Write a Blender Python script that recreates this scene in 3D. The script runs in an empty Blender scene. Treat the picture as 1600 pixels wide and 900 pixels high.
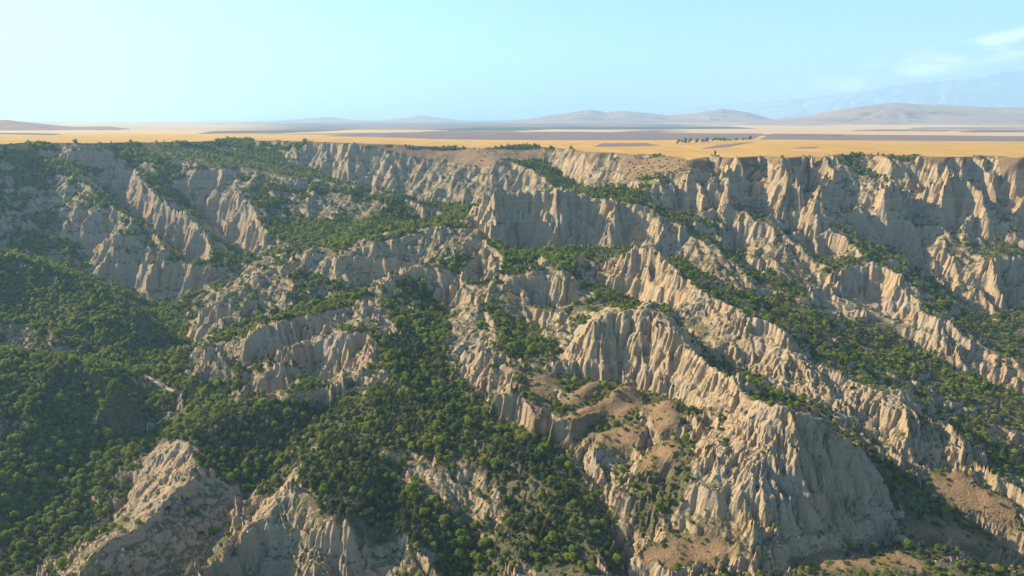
import bpy, math, time
import numpy as np
T0 = time.time()
RNG = np.random.default_rng(7)
SC = bpy.context.scene
COL = SC.collection

# ------------------------------------------------------------------ camera
F = 1067.0                                    # focal length in pixels of a 1600 px wide frame
PITCH = math.radians(13.7)
CAMZ = 250.0
cam = bpy.data.cameras.new('camera')
cam.sensor_width = 36.0
cam.lens = 36.0 * F / 1600.0
cam.clip_start = 1.0
cam.clip_end = 90000.0
camo = bpy.data.objects.new('camera', cam)
camo.location = (0, 0, CAMZ)
camo.rotation_euler = (math.pi / 2 - PITCH, 0, 0)
COL.objects.link(camo)
SC.camera = camo

# ------------------------------------------------------------------ sky, sun, exposure
SUN_EL, SUN_AZ = math.radians(30), math.radians(-70)      # azimuth from the view direction, left of it
SUN_DIR = np.array([math.sin(SUN_AZ) * math.cos(SUN_EL), math.cos(SUN_AZ) * math.cos(SUN_EL), math.sin(SUN_EL)])
w = bpy.data.worlds.new('World')
SC.world = w
w.use_nodes = True
nt = w.node_tree
nt.nodes.clear()
wo = nt.nodes.new('ShaderNodeOutputWorld')
bg = nt.nodes.new('ShaderNodeBackground')
sky = nt.nodes.new('ShaderNodeTexSky')
sky.sky_type = 'NISHITA'
sky.sun_disc = False
sky.sun_elevation = SUN_EL
sky.sun_rotation = SUN_AZ
sky.air_density = 1.0
sky.dust_density = 0.9
sky.ozone_density = 1.2
bg.inputs['Strength'].default_value = 0.095
tint = nt.nodes.new('ShaderNodeMix'); tint.data_type = 'RGBA'; tint.blend_type = 'MULTIPLY'
tint.inputs[0].default_value = 1.0; tint.inputs[7].default_value = (.55, .80, 1.02, 1)
nt.links.new(sky.outputs[0], tint.inputs[6])
# thin fair-weather clouds low in the sky, thicker towards the mountains on the right
def wn(t, **k):
    o = nt.nodes.new(t)
    for a_, b_ in k.items(): setattr(o, a_, b_)
    return o
def wm(op, a_, b_=0.0, clamp=False):
    o = wn('ShaderNodeMath', operation=op, use_clamp=clamp)
    for q, v in zip(o.inputs, (a_, b_)):
        if hasattr(v, 'is_output'): nt.links.new(v, q)
        else: q.default_value = v
    return o.outputs[0]
def wr(v, a_, b_, c_=0., d_=1.):
    o = wn('ShaderNodeMapRange', interpolation_type='SMOOTHSTEP'); nt.links.new(v, o.inputs[0])
    for q, x in zip((1, 2, 3, 4), (a_, b_, c_, d_)): o.inputs[q].default_value = x
    return o.outputs[0]
tc = wn('ShaderNodeTexCoord'); sp_ = wn('ShaderNodeSeparateXYZ'); nt.links.new(tc.outputs['Generated'], sp_.inputs[0])
az_ = wm('ARCTAN2', sp_.outputs[0], sp_.outputs[1]); el_ = wm('ARCSINE', sp_.outputs[2])
cv = wn('ShaderNodeCombineXYZ'); nt.links.new(wm('MULTIPLY', az_, 10.0), cv.inputs[0]); nt.links.new(wm('MULTIPLY', el_, 34.0), cv.inputs[1])
cn = wn('ShaderNodeTexNoise'); cn.inputs['Scale'].default_value = 1.6; cn.inputs['Detail'].default_value = 8; cn.inputs['Roughness'].default_value = .62
nt.links.new(cv.outputs[0], cn.inputs['Vector'])
# the cloud deck climbs to the right, as the bank over the range does
deck = wm('SUBTRACT', el_, wm('MULTIPLY', wm('SUBTRACT', az_, .42), .21))
band = wm('MULTIPLY', wr(deck, .022, .040), wr(deck, .068, .055))
cl = wm('MULTIPLY', wm('MULTIPLY', band, wr(az_, .30, .56)), wr(cn.outputs['Fac'], .42, .64))
cmix = wn('ShaderNodeMix', data_type='RGBA'); nt.links.new(wm('MULTIPLY', cl, .85), cmix.inputs[0])
nt.links.new(tint.outputs[2], cmix.inputs[6]); cmix.inputs[7].default_value = (9.0, 8.9, 8.8, 1)
nt.links.new(cmix.outputs[2], bg.inputs['Color'])
nt.links.new(bg.outputs[0], wo.inputs['Surface'])
sun = bpy.data.lights.new('sun', 'SUN')
sun.energy = 5.0
sun.angle = math.radians(0.5)
sun.color = (1.0, 0.85, 0.60)
suno = bpy.data.objects.new('sun', sun)
from mathutils import Vector
suno.rotation_euler = Vector(SUN_DIR).to_track_quat('Z', 'Y').to_euler()
suno.location = (0, 0, 1000)
COL.objects.link(suno)
SC.view_settings.view_transform = 'Standard'
SC.view_settings.look = 'None'
SC.view_settings.gamma = 1.0
SC.view_settings.exposure = 1.33
SC.cycles.max_bounces = 6
SC.cycles.volume_bounces = 1
HAZE_COLOR, HAZE_DENSITY, HAZE_G = (.46, .74, 1, 1), 7.5e-5, .15

# ------------------------------------------------------------------ small maths
cP, sP = math.cos(PITCH), math.sin(PITCH)
def ground(px, py, Y, z=None):
    """world point seen at pixel (px, py) of the 1600x900 photograph, Y metres ahead of the camera"""
    if py is None:
        return (px - 800) / F * Y / cP * 0.96, Y, z
    v = (450 - py) / F
    dy = cP + v * sP
    t = Y / dy
    return (px - 800) / F * t, Y, (CAMZ + (v * cP - sP) * t) if z is None else z

def hash2(ix, iy, seed):
    h = (ix.astype(np.int64) * 374761393 + iy.astype(np.int64) * 668265263 + seed * 974634541) & 0xffffffff
    h = ((h ^ (h >> 13)) * 1274126177) & 0xffffffff
    h = ((h ^ (h >> 16)) * 2246822519) & 0xffffffff
    return (h ^ (h >> 15)) & 0xffffffff

def perlin(x, y, seed=0):
    x0 = np.floor(x); y0 = np.floor(y)
    fx = (x - x0).astype(np.float32); fy = (y - y0).astype(np.float32)
    x0 = x0.astype(np.int64); y0 = y0.astype(np.int64)
    def g(dx, dy):
        a = hash2(x0 + dx, y0 + dy, seed).astype(np.float32) * np.float32(2 * math.pi / 4294967296.0)
        return np.cos(a) * (fx - dx) + np.sin(a) * (fy - dy)
    u = fx * fx * fx * (fx * (fx * 6 - 15) + 10); v = fy * fy * fy * (fy * (fy * 6 - 15) + 10)
    a = g(0, 0); a = a + u * (g(1, 0) - a)
    b = g(0, 1); b = b + u * (g(1, 1) - b)
    return (a + v * (b - a)) * 1.5

def fbm(x, y, scale, octs=4, seed=0, gain=0.5):
    s = 0; a = 1.0; f = 1.0 / scale; n = 0
    for k in range(octs):
        s = s + a * perlin(x * f + 17.3 * k, y * f - 9.1 * k, seed + k); n += a
        a *= gain; f *= 2.03
    return s / n * 1.4

def sstep(a, b, x):
    t = np.clip((x - a) / (b - a), 0, 1)
    return t * t * (3 - 2 * t)

# ------------------------------------------------------------------ the relief: crest, foot and valley lines
# (pixel x, pixel y, metres ahead): every line is a crest, a cliff foot or a valley bottom of the place
LINES = dict(
 # --- valleys
 v_left=[(0,395,930),(50,405,930),(110,420,940),(170,440,930),(230,455,920),(258,475,880),(285,515,770),(275,560,670),(265,590,630),(255,620,590),(250,655,556),(226,682,528),(130,760,465),(60,850,410),(0,930,365),(-60,1000,330)],
 v_far=[(330,240,1530),(420,250,1480),(500,270,1440),(560,290,1390),(620,305,1330),(680,322,1230),(700,338,1130),(650,350,1040),(600,358,1000),(560,364,975),(500,380,945),(440,400,920),(390,430,900),(320,455,892),(258,475,880)],
 v_side=[(835,235,1480),(850,255,1400),(880,275,1300),(905,290,1210),(850,None,1130,128),(780,None,1080,116),(720,337,1060),(700,338,1130)],
 v_mid=[(690,470,740),(660,520,650),(665,560,598),(700,610,545),(760,650,497),(850,690,464),(905,733,428),(950,800,388),(975,850,364),(985,900,340),(995,960,312)],
 v_ridge=[(940,420,770),(938,450,715),(900,475,675),(840,515,620),(850,530,590),(870,560,555),(872,590,525),(870,620,498),(865,650,478),(868,690,456),(900,730,430)],
 v_strip=[(1005,470,610),(1060,515,570),(1140,590,500),(1180,610,480),(1240,635,455),(1290,655,440),(1340,690,425),(1390,725,415),(1440,770,400),(1500,815,380),(1560,850,365),(1640,900,345)],
 v_green=[(1080,420,765),(1130,440,720),(1180,470,690),(1250,500,640),(1320,540,600),(1400,580,560),(1470,630,520),(1540,680,490),(1600,720,470),(1700,780,440)],
 v_green2=[(1260,470,720),(1300,470,700),(1350,500,680),(1420,530,650),(1500,575,610),(1600,620,570)],
 v_right=[(1380,400,870),(1440,420,840),(1480,460,790),(1520,500,740),(1570,530,700),(1640,560,680)],
 v_shelf=[(655,420,800),(600,435,790),(560,455,760),(520,468,740),(460,490,720),(420,500,710),(340,530,690),(295,545,680)],
 v_wood=[(0,548,670),(80,560,660),(150,570,650),(220,575,655),(270,575,650)],
 v_near=[(520,640,530),(450,690,490),(410,740,455),(380,790,425),(350,840,403),(330,885,385),(310,950,350)],
 v_hollow=[(700,730,428),(730,780,402),(740,830,380),(720,880,363),(700,940,342)],
 # --- spurs and ridges left
 c_wall_a=[(75,245,1230),(75,270,1180),(80,300,1130),(70,320,1100),(60,345,1060),(45,370,1010),(35,395,960)],
 c_wall_b=[(75,245,1230),(115,268,1180),(150,295,1130),(205,335,1060),(260,375,1000),(300,420,950)],
 c_wall_b2=[(95,318,1072),(140,332,1050),(175,348,1030),(190,372,1005),(215,400,970),(242,440,930)],
 f_wall_b2=[(110,372,1010),(165,388,1000)],
 c_rib=[(165,352,1025),(150,380,990),(122,418,952)],
 c_wall_c=[(205,228,1330),(205,270,1240),(235,308,1150),(265,325,1110),(288,330,1100),(310,355,1060),(326,380,1020),(326,410,970),(317,442,925)],
 v_bc=[(170,290,1220),(190,320,1150),(245,365,1060),(290,410,980),(300,440,925)],
 c_wall_d=[(330,300,1180),(380,330,1120),(390,345,1100),(405,360,1075),(440,398,1000)],
 v_cd=[(290,300,1200),(330,350,1120),(370,390,1050),(388,420,970)],
 c_spur=[(215,225,1340),(240,245,1280),(300,255,1250),(350,262,1230),(420,270,1220),(480,278,1210),(540,287,1190),(600,300,1150),(650,315,1100),(688,330,1060)],
 f_spur=[(420,345,1090),(500,345,1080),(560,345,1060),(620,348,1025)],
 c_nose=[(750,231,1450),(775,250,1330),(805,253,1310),(845,275,1250),(868,293,1200)],
 f_nose=[(600,300,1360),(640,315,1300),(690,322,1240),(740,320,1220),(800,310,1230),(850,300,1195)],
 c_hill=[(-60,380,860),(0,395,840),(60,415,820),(120,440,800),(180,468,770),(230,485,750),(262,502,735)],
 f_hill=[(0,478,745),(60,505,715),(130,522,690)],
 c_woodhill=[(-60,540,605),(0,550,600),(60,560,590),(130,575,575),(190,595,562),(230,618,560)],
 v_bowl=[(0,700,485),(50,672,505),(150,640,540)],
 c_two=[(735,360,890),(700,355,900),(650,365,880),(620,372,870),(590,385,850),(570,372,878),(555,385,860),(525,405,830),(495,386,880),(470,410,850),(400,422,850),(370,450,810),(330,475,780),(290,500,760)],
 c_three=[(735,385,850),(700,405,815),(630,425,775),(600,445,735),(575,466,708),(520,487,680),(430,505,660),(400,515,650),(340,540,630),(305,555,620)],
 c_three_r=[(575,466,708),(592,490,680),(612,525,640)],
 f_three=[(310,578,615),(400,568,602),(470,530,640),(530,508,655)],
 c_four=[(430,545,622),(480,535,628),(535,517,640),(575,530,622),(600,553,588)],
 f_four=[(470,590,590),(520,595,578),(560,580,582)],
 c_five=[(455,562,600),(420,580,588),(380,605,570),(345,632,550)],
 f_five=[(440,615,562),(370,637,545)],
 c_wood=[(600,553,588),(620,590,550),(650,640,503),(680,660,482),(740,690,452),(800,720,427),(850,760,402),(900,810,377),(930,860,352),(950,920,325)],
 c_woodlink=[(600,553,588),(540,590,566),(470,612,545),(400,640,525),(340,660,510),(295,690,478)],
 c_front_a=[(270,688,482),(296,692,477),(300,720,456),(255,790,416),(200,830,392),(110,895,364),(40,950,340)],
 f_front_a=[(225,720,485),(180,800,438),(100,860,402),(40,920,372)],
 f_front_ab=[(250,905,365),(180,960,340)],
 c_front_b=[(620,600,541),(545,655,503),(505,690,474),(465,735,427),(420,785,397),(395,815,382),(350,860,359),(300,905,338),(240,960,312)],
 c_front_c=[(545,655,503),(600,690,465),(592,740,432),(560,762,406),(540,800,386),(530,838,366)],
 c_front_d=[(592,740,432),(620,800,396),(650,850,371),(690,885,352)],
 f_front_b=[(380,960,338),(480,935,345),(580,930,345)],
 # --- centre
 c_mesa=[(738,325,905),(765,305,910),(790,297,915),(840,297,920),(900,300,925),(925,312,915),(950,322,900),(1000,332,890),(1035,345,880)],
 f_mesa=[(738,366,882),(790,367,876),(802,386,850),(860,386,850),(930,386,850),(990,386,842)],
 c_buttress=[(765,305,910),(783,318,893),(786,338,885)],
 c_table=[(810,432,722),(850,433,726),(900,437,722)],
 c_tableback=[(850,421,785),(800,424,770)],
 f_table=[(820,476,700),(890,482,690)],
 c_pin_a=[(840,391,785),(846,415,752)],
 c_pin_b=[(905,397,772),(925,438,732)],
 c_lower=[(822,482,672),(850,492,660),(874,508,640)],
 f_lower=[(822,512,648),(858,530,628)],
 c_spur_s=[(738,366,882),(760,374,865),(765,395,830),(776,412,800),(770,440,747),(765,460,716),(768,500,652),(775,520,622),(781,560,572),(800,620,512),(825,640,492),(845,668,474)],
 c_spur_s2=[(760,374,865),(740,390,840),(725,430,772),(715,460,724)],
 v_spur_s=[(748,430,790),(750,465,745)],
 c_block=[(1090,249,1010),(1080,262,990),(1035,271,985),(1010,282,985),(960,280,1000)],
 c_link=[(1035,271,985),(1010,305,945),(1022,342,895),(1060,350,880),(1100,375,850),(1140,390,835),(1155,410,800),(1165,440,760)],
 f_link=[(1000,395,800),(1030,397,800),(1060,400,800)],
 v_saddle=[(905,290,1210),(940,300,1080),(985,312,985)],
 # --- right
 c_long=[(955,384,765),(1000,387,752),(1042,398,738),(1055,420,695),(1068,440,668),(1110,470,627),(1145,478,607),(1185,500,582),(1205,515,566),(1240,555,531),(1280,578,516),(1320,590,506),(1345,610,491),(1410,620,486),(1430,655,461),(1475,662,459),(1520,710,431),(1600,780,402)],
 f_long=[(950,440,720),(985,460,690),(1025,478,655),(1050,495,628)],
 c_fluted=[(925,495,552),(950,484,560),(980,478,565),(1010,485,560),(1040,500,547),(1060,520,528),(1075,540,510),(1110,575,482),(1150,600,456),(1172,622,440)],
 f_fluted=[(872,575,532),(900,588,526),(950,592,521),(1000,605,508),(1050,610,500),(1092,646,452)],
 c_fl_rib=[(925,495,552),(890,540,545),(868,570,538)],
 c_peak=[(1172,622,432),(1186,622,414),(1205,628,397),(1225,638,392),(1250,648,390),(1280,650,391),(1305,656,393)],
 f_peak=[(1140,655,420),(1105,695,388),(1085,745,377),(1130,758,371)],
 c_peak_front=[(1285,662,388),(1280,680,381),(1250,715,368),(1228,745,357),(1210,780,347),(1185,820,338),(1170,870,327)],
 c_peak_r=[(1305,656,393),(1330,690,391),(1345,715,388),(1390,780,376),(1425,818,363)],
 f_peak_front=[(1190,868,335),(1230,866,342),(1300,862,346),(1345,850,350),(1390,845,352)],
 c_low=[(1080,765,369),(1120,768,364),(1165,765,361),(1205,768,352)],
 f_low=[(1040,830,357),(1100,825,353),(1160,822,350)],
 c_knoll=[(1000,870,346),(1050,862,341),(1100,856,342),(1150,880,328)],
 c_knoll2=[(1050,915,322),(1150,912,315),(1250,895,324),(1350,885,325),(1410,892,321)],
 c_knoll3=[(1000,800,373),(1040,762,386),(1060,702,402)],
 c_bench=[(1410,815,371),(1480,825,371),(1555,853,361),(1600,880,348)],
 c_benchedge=[(1430,846,352),(1490,856,350),(1556,869,346)],
 f_bench=[(1440,882,347),(1500,892,344),(1556,895,342)],
 c_mound=[(885,630,485),(920,605,500),(955,598,511)],
 c_mound2=[(882,668,456),(910,645,472),(945,630,480),(980,612,492)],
 c_mound3=[(922,702,431),(980,665,450),(1040,642,460)],
 c_mound4=[(1000,727,407),(1050,695,420)],
 v_mound=[(880,650,468),(940,618,490)], v_mound2=[(900,688,444),(960,655,462),(1010,625,478)],
 c_pyramid=[(1250,356,893),(1300,365,880),(1330,385,855),(1357,400,815),(1358,413,792),(1385,422,784),(1410,440,760),(1425,460,740),(1450,490,702),(1480,505,686),(1510,530,661),(1540,546,646),(1600,577,620)],
 c_pyramid_l=[(1358,413,792),(1330,424,772),(1300,442,755),(1265,468,722)],
 f_pyramid=[(1290,458,738),(1330,462,742),(1380,480,720),(1420,508,690)],
 c_edge=[(1640,385,900),(1600,402,835),(1556,405,830),(1535,430,805)],
 c_edge2=[(1600,402,835),(1660,400,840),(1720,410,830)],
 f_edge=[(1520,450,785),(1545,482,765),(1600,474,775),(1680,480,770)],
 c_sp_a=[(1125,290,945),(1165,342,890),(1195,346,884),(1230,375,850),(1250,400,825),(1262,425,800)],
 v_sp_a=[(1115,330,925),(1130,345,900),(1150,385,850),(1185,430,770)],
 v_sp_a2=[(1190,320,930),(1215,352,900),(1260,390,850),(1290,420,815)],
 c_sp_c=[(1400,345,950),(1420,360,930),(1450,375,905),(1475,400,870),(1492,418,845)],
 c_sp_c2=[(1340,372,890),(1400,384,880),(1425,396,862)],
 f_wall_r=[(1300,346,930),(1340,348,935),(1375,352,945),(1430,350,950),(1470,358,940)],
 c_but_a=[(1455,246,1005),(1475,262,992),(1492,276,984),(1500,290,975),(1530,311,960),(1512,328,945)],
 f_but_a=[(1490,360,925),(1512,367,918),(1560,362,935),(1620,362,935)],
 c_but_b=[(1395,241,1070),(1405,270,990),(1425,300,966),(1430,332,950)],
 c_but_c=[(1285,250,995),(1288,282,974),(1316,312,955),(1350,316,950),(1362,346,932)],
 c_but_d=[(1235,250,998),(1222,270,975),(1214,296,952),(1214,318,940)], f_but_d=[(1180,325,945),(1222,342,922)],
 c_but_e=[(1160,250,998),(1140,285,960),(1132,300,945)],
 c_but_f=[(1090,258,1000),(1082,275,975),(1078,300,955)], f_but_f=[(1065,332,940),(1100,332,930)],
 v_gul=[(1440,262,1050),(1450,305,1005),(1455,345,950)], v_gul2=[(1340,262,1060),(1375,305,1000),(1385,345,940)],
 v_gul3=[(1252,262,1030),(1258,305,985),(1268,345,930)], v_gul4=[(1190,262,1030),(1175,295,985),(1165,325,945)], v_gul5=[(1115,262,1030),(1108,300,980)],
 v_gul6=[(1545,258,1025),(1560,305,990),(1562,352,940)],
)
RIM = [(-900,248,960),(-420,236,930),(-250,231,960),(-100,227,1060),(0,224.5,1150),(60,222,1260),(130,222.5,1250),(170,221.5,1290),(215,221,1350),(260,221,1400),(300,221.5,1440),(335,221,1560),(360,220,1650),(400,221,1610),(440,222,1560),(480,222,1570),(520,224,1500),(560,226,1470),(610,227,1480),(640,227,1480),(700,228.5,1490),(750,231,1450),(770,231,1470),(795,229,1530),(820,228,1540),(850,229,1500),(870,232,1420),(900,236,1300),(940,239,1230),(980,241,1180),(1040,244.5,1085),(1075,248,1010),(1095,248,1010),(1115,246.5,1050),(1135,247.5,1005),(1160,247.5,1000),(1190,246,1050),(1212,247.5,1000),(1238,247.5,998),(1252,246,1050),(1272,247.5,1000),(1292,246,1010),(1318,241.5,1085),(1340,240,1110),(1365,241,1075),(1395,241.5,1060),(1420,242,1055),(1440,242,1085),(1450,245,1010),(1472,245.5,1000),(1492,245.5,1015),(1512,246,995),(1545,245,1045),(1565,248,975),(1600,248,972),(1640,247,1010),(1700,251,930),(1900,256,880),(2300,262,850)]

def plateau(x, y):
    """height of the plain: higher to the left of the canyon, rising a little towards the far hills"""
    a = np.arctan2(x, y)
    base = 200 + 13 * sstep(-0.1, -0.62, a) - 3.5 * sstep(0.35, 0.1, np.abs(a - 0.05)) + 4.5 * sstep(-0.05, -0.2, a) * sstep(-0.5, -0.2, a)
    far = sstep(1900, 4200, y)
    return base * (1 - far) + 200 * far + np.clip(y - 2600, 0, None) * 0.0042 + 0.7 * fbm(x, y, 260, 3, 91)

def wander(pts, amp, zamp, step=3.0, seed=0):
    """fractal subdivision of a 3-D polyline"""
    r = np.random.default_rng(seed)
    p = np.array(pts, float)
    a = 1.0
    while True:
        d = np.linalg.norm(np.diff(p[:, :2], axis=0), axis=1)
        if d.max() < step: break
        q = [p[0]]
        for i in range(len(p) - 1):
            if d[i] >= step:
                m = (p[i] + p[i + 1]) / 2
                t = (p[i + 1] - p[i])[:2]; n = np.array([-t[1], t[0]])
                m[:2] += n * r.normal() * amp
                m[2] += r.normal() * d[i] * zamp
                q.append(m)
            q.append(p[i + 1])
        p = np.array(q); a *= 0.6
    return p

KEEP = ('f_peak', 'c_low', 'f_low', 'v_side', 'c_knoll', 'c_knoll2', 'v_mid', 'v_ridge', 'c_mound', 'c_mound2', 'c_mound3', 'c_mound4')
PULL = dict(c_long=.968, v_green=1.035, c_pyramid=.975, c_fluted=.988, c_spur_s=.975, c_three=.98, c_two=.98, c_four=.985, c_five=.98, v_shelf=1.03, v_strip=1.012, v_green2=1.03, c_but_a=.955, c_but_b=.945, c_but_c=.95, c_but_d=.955, c_but_e=.965, c_but_f=.97, f_wall_r=.95, f_but_a=.955, f_but_d=.955, f_but_f=.965, v_gul=1.015, v_gul2=1.02, v_gul3=1.015, v_gul4=1.015, v_gul5=1.015, v_gul6=1.015, c_wall_a=.972, c_wall_b=.972, c_wall_b2=.978, c_wall_c=.97, c_wall_d=.97, v_bc=1.035, v_cd=1.035, c_sp_a=.98, c_sp_c=.98, c_link=.98, c_edge=.98, c_hill=.985)
GX0, GX1, GY0, GY1, GS = -1500.0, 1500.0, 236.0, 1836.0, 2.0
def cells(g):
    return int(round((GX1 - GX0) / g)), int(round((GY1 - GY0) / g))
pts_all = []
for k, (nm, ln) in enumerate(LINES.items()):
    kf = dict(f=1.022, v=1.02, c=.993).get(nm[0], 1) if nm not in KEEP else 1
    if nm in PULL: kf = PULL[nm]
    P = [ground(p[0], p[1], p[2] * kf if (p[2] < 900 or nm in PULL) and 0 < i_ or p[2] < 900 else p[2], *p[3:]) for i_, p in enumerate(ln)]
    amp, za = (0.09, 0.035) if nm[0] == 'c' else ((0.07, 0.01) if nm[0] == 'v' else (0.08, 0.015))
    pts_all.append(wander(P, amp, za, 2.0, k + 10))
    if nm == 'v_left':                          # this valley has a flat floor, wide enough for a track
        for dx in (-16, -11, -6, 6, 11, 16):
            q = pts_all[-1].copy() if dx == -16 else base_.copy()
            if dx == -16: base_ = q.copy()
            q[:, 0] += dx; q[:, 2] += .25 + .03 * abs(dx); pts_all.append(q)
rim = wander([ground(*p) for p in RIM], 0.13, 0.0, 3.0, 5)
rim_poly = np.vstack([rim[:, :2], [[rim[-1, 0] + 500, 2600], [rim[0, 0] - 500, 2600]]])
def inside(poly, x, y):
    r = np.zeros(x.shape, bool)
    n = len(poly)
    for i in range(n):
        (x0, y0), (x1, y1) = poly[i], poly[(i + 1) % n]
        if y0 == y1: continue
        lo, hi = (y0, y1) if y0 < y1 else (y1, y0)
        s = (y >= lo) & (y < hi)
        if not s.any(): continue
        xs = x0 + (y[s] - y0) * (x1 - x0) / (y1 - y0)
        r[s] ^= x[s] < xs
    return r
# inside() row by row: a regular grid lets us do it per scan line
def inside_grid(poly, xs, ys):
    out = np.zeros((len(ys), len(xs)), bool)
    a = poly; b = np.roll(poly, -1, axis=0)
    for j, y in enumerate(ys):
        s = ((a[:, 1] <= y) & (b[:, 1] > y)) | ((b[:, 1] <= y) & (a[:, 1] > y))
        if not s.any(): continue
        xc = np.sort(a[s, 0] + (y - a[s, 1]) * (b[s, 0] - a[s, 0]) / (b[s, 1] - a[s, 1]))
        out[j] = np.searchsorted(xc, xs) % 2 == 1
    return out
P = np.vstack(pts_all)
H = None
for g in (64, 32, 16, 8, 4, 2):
    nx, ny = cells(g)
    xs = GX0 + (np.arange(nx) + .5) * g; ys = GY0 + (np.arange(ny) + .5) * g
    s = np.zeros((ny, nx)); c = np.zeros((ny, nx))
    i = ((P[:, 0] - GX0) / g).astype(int); j = ((P[:, 1] - GY0) / g).astype(int)
    ok = (i >= 0) & (i < nx) & (j >= 0) & (j < ny)
    np.add.at(s, (j[ok], i[ok]), P[ok, 2]); np.add.at(c, (j[ok], i[ok]), 1)
    XX, YY = np.meshgrid(xs, ys)
    fix = c > 0
    val = np.where(fix, s / np.maximum(c, 1), 0)
    pl = inside_grid(rim_poly, xs, ys)
    pz = plateau(XX, YY)
    val = np.where(pl, pz, val); fix = fix | pl
    if H is None:
        H = np.where(fix, val, 90.0)
    else:
        H = np.repeat(np.repeat(H, 2, 0), 2, 1)[:ny, :nx]
        if H.shape != (ny, nx):
            H = np.pad(H, ((0, ny - H.shape[0]), (0, nx - H.shape[1])), mode='edge')
    H = H.astype(np.float32); val = val.astype(np.float32)
    for it in range(400 if g >= 32 else (120 if g > 4 else 60)):
        Q = np.pad(H, 1, mode='edge')
        H = (Q[:-2, 1:-1] + Q[2:, 1:-1] + Q[1:-1, :-2] + Q[1:-1, 2:]) * 0.25
        H = np.where(fix, val, H)
def blur(a, n):
    for _ in range(n):
        Q = np.pad(a, ((1, 1), (0, 0)), mode='edge'); a = (Q[:-2] + 2 * Q[1:-1] + Q[2:]) * .25
        Q = np.pad(a, ((0, 0), (1, 1)), mode='edge'); a = (Q[:, :-2] + 2 * Q[:, 1:-1] + Q[:, 2:]) * .25
    return a
def settle(H, lim, n):
    """weathering: where the ground is steeper than lim, earth moves down to the next cell"""
    H = H.copy()
    for it in range(n):
        for ax in (0, 1):
            d = np.diff(H, axis=ax)
            m = np.sign(d) * np.clip(np.abs(d) - lim * GS, 0, None) * .25
            if ax == 0: H[:-1] += m; H[1:] -= m
            else: H[:, :-1] += m; H[:, 1:] -= m
    return H
H = settle(H, .82, 80)
H = blur(H, 1)
PLM = blur(pl.astype(np.float32), 3)
def bil(A, x, y):
    u = np.clip((x - GX0) / GS - .5, 0, A.shape[1] - 1.001); v = np.clip((y - GY0) / GS - .5, 0, A.shape[0] - 1.001)
    i = u.astype(int); j = v.astype(int); fu = (u - i).astype(np.float32); fv = (v - j).astype(np.float32)
    return (A[j, i] * (1 - fu) + A[j, i + 1] * fu) * (1 - fv) + (A[j + 1, i] * (1 - fu) + A[j + 1, i + 1] * fu) * fv
print('relief grid', round(time.time() - T0, 1))

# ------------------------------------------------------------------ the canyon mesh: finer near the viewer's side, coarser far off
UN = np.linspace(-1.0, 1.0, 1050)
UX = np.concatenate([-np.geomspace(2.4, 1.006, 70), UN, np.geomspace(1.006, 2.4, 70)])
NY = 980
YN = np.geomspace(255, 1830, NY)
U, Yv = np.meshgrid(UX, YN)
X = (U * Yv).astype(np.float64); Yv = Yv.astype(np.float64)
XS, YS = X.astype(np.float32), Yv.astype(np.float32)
wob = 5.0
Z = bil(H, X + wob * fbm(X, Yv, 45, 3, 3), Yv + wob * fbm(X, Yv, 45, 3, 4)).astype(np.float32)
PL = bil(PLM, X, Yv)
off = 1 - sstep(0.3, 0.9, PL)
lnY = np.gradient(YN)[:, None]; dU = np.gradient(UX)[None, :]
def grad(Z):
    hu = np.gradient(Z, axis=1) / dU
    hy = np.gradient(Z, axis=0) / lnY
    gx = hu / Yv; gy = hy - U * gx
    return gx.astype(np.float32), gy.astype(np.float32)
def sm(a, n):
    return blur(a, n)

# roughen the relief
Z = Z + off * (3.2 * fbm(X, Yv, 60, 4, 21)).astype(np.float32)

def to_mask(poly_px, soft=6):
    """world polygon from outline points on the terrain"""
    pw = []
    for (px, py) in poly_px:
        v = (450 - py) / F
        d = np.array([(px - 800) / F, cP + v * sP, v * cP - sP])
        yy = np.geomspace(256, 1800, 900)
        t = yy / d[1]
        zz = CAMZ + d[2] * t
        xx = d[0] * t
        hz = zsample(xx, yy)
        hit = np.nonzero(zz < hz)[0]
        k = hit[0] if len(hit) else 899
        pw.append((xx[k], yy[k]))
    pw = np.array(pw)
    x0, y0 = pw.min(0) - 30; x1, y1 = pw.max(0) + 30
    xs = np.arange(x0, x1, 2.0); ys = np.arange(y0, y1, 2.0)
    m = blur(inside_grid(pw, xs, ys).astype(np.float32), soft)
    u = (X + 4 * rug0 - x0) / 2; v = (Yv - y0) / 2
    s = (u >= 0) & (u < len(xs) - 1) & (v >= 0) & (v < len(ys) - 1)
    out = np.zeros(X.shape, np.float32)
    out[s] = m[v[s].astype(int), u[s].astype(int)]
    return out

def zsample(x, y, A=None):
    A = Z if A is None else A
    v = np.clip(np.log(np.asarray(y) / YN[0]) / math.log(YN[-1] / YN[0]) * (NY - 1), 0, NY - 1.001)
    u = np.interp(np.asarray(x) / np.asarray(y), UX, np.arange(len(UX)))
    u = np.clip(u, 0, len(UX) - 1.001)
    i = u.astype(int); j = v.astype(int); fu = u - i; fv = v - j
    return (A[j, i] * (1 - fu) + A[j, i + 1] * fu) * (1 - fv) + (A[j + 1, i] * (1 - fu) + A[j + 1, i + 1] * fu) * fv

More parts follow.
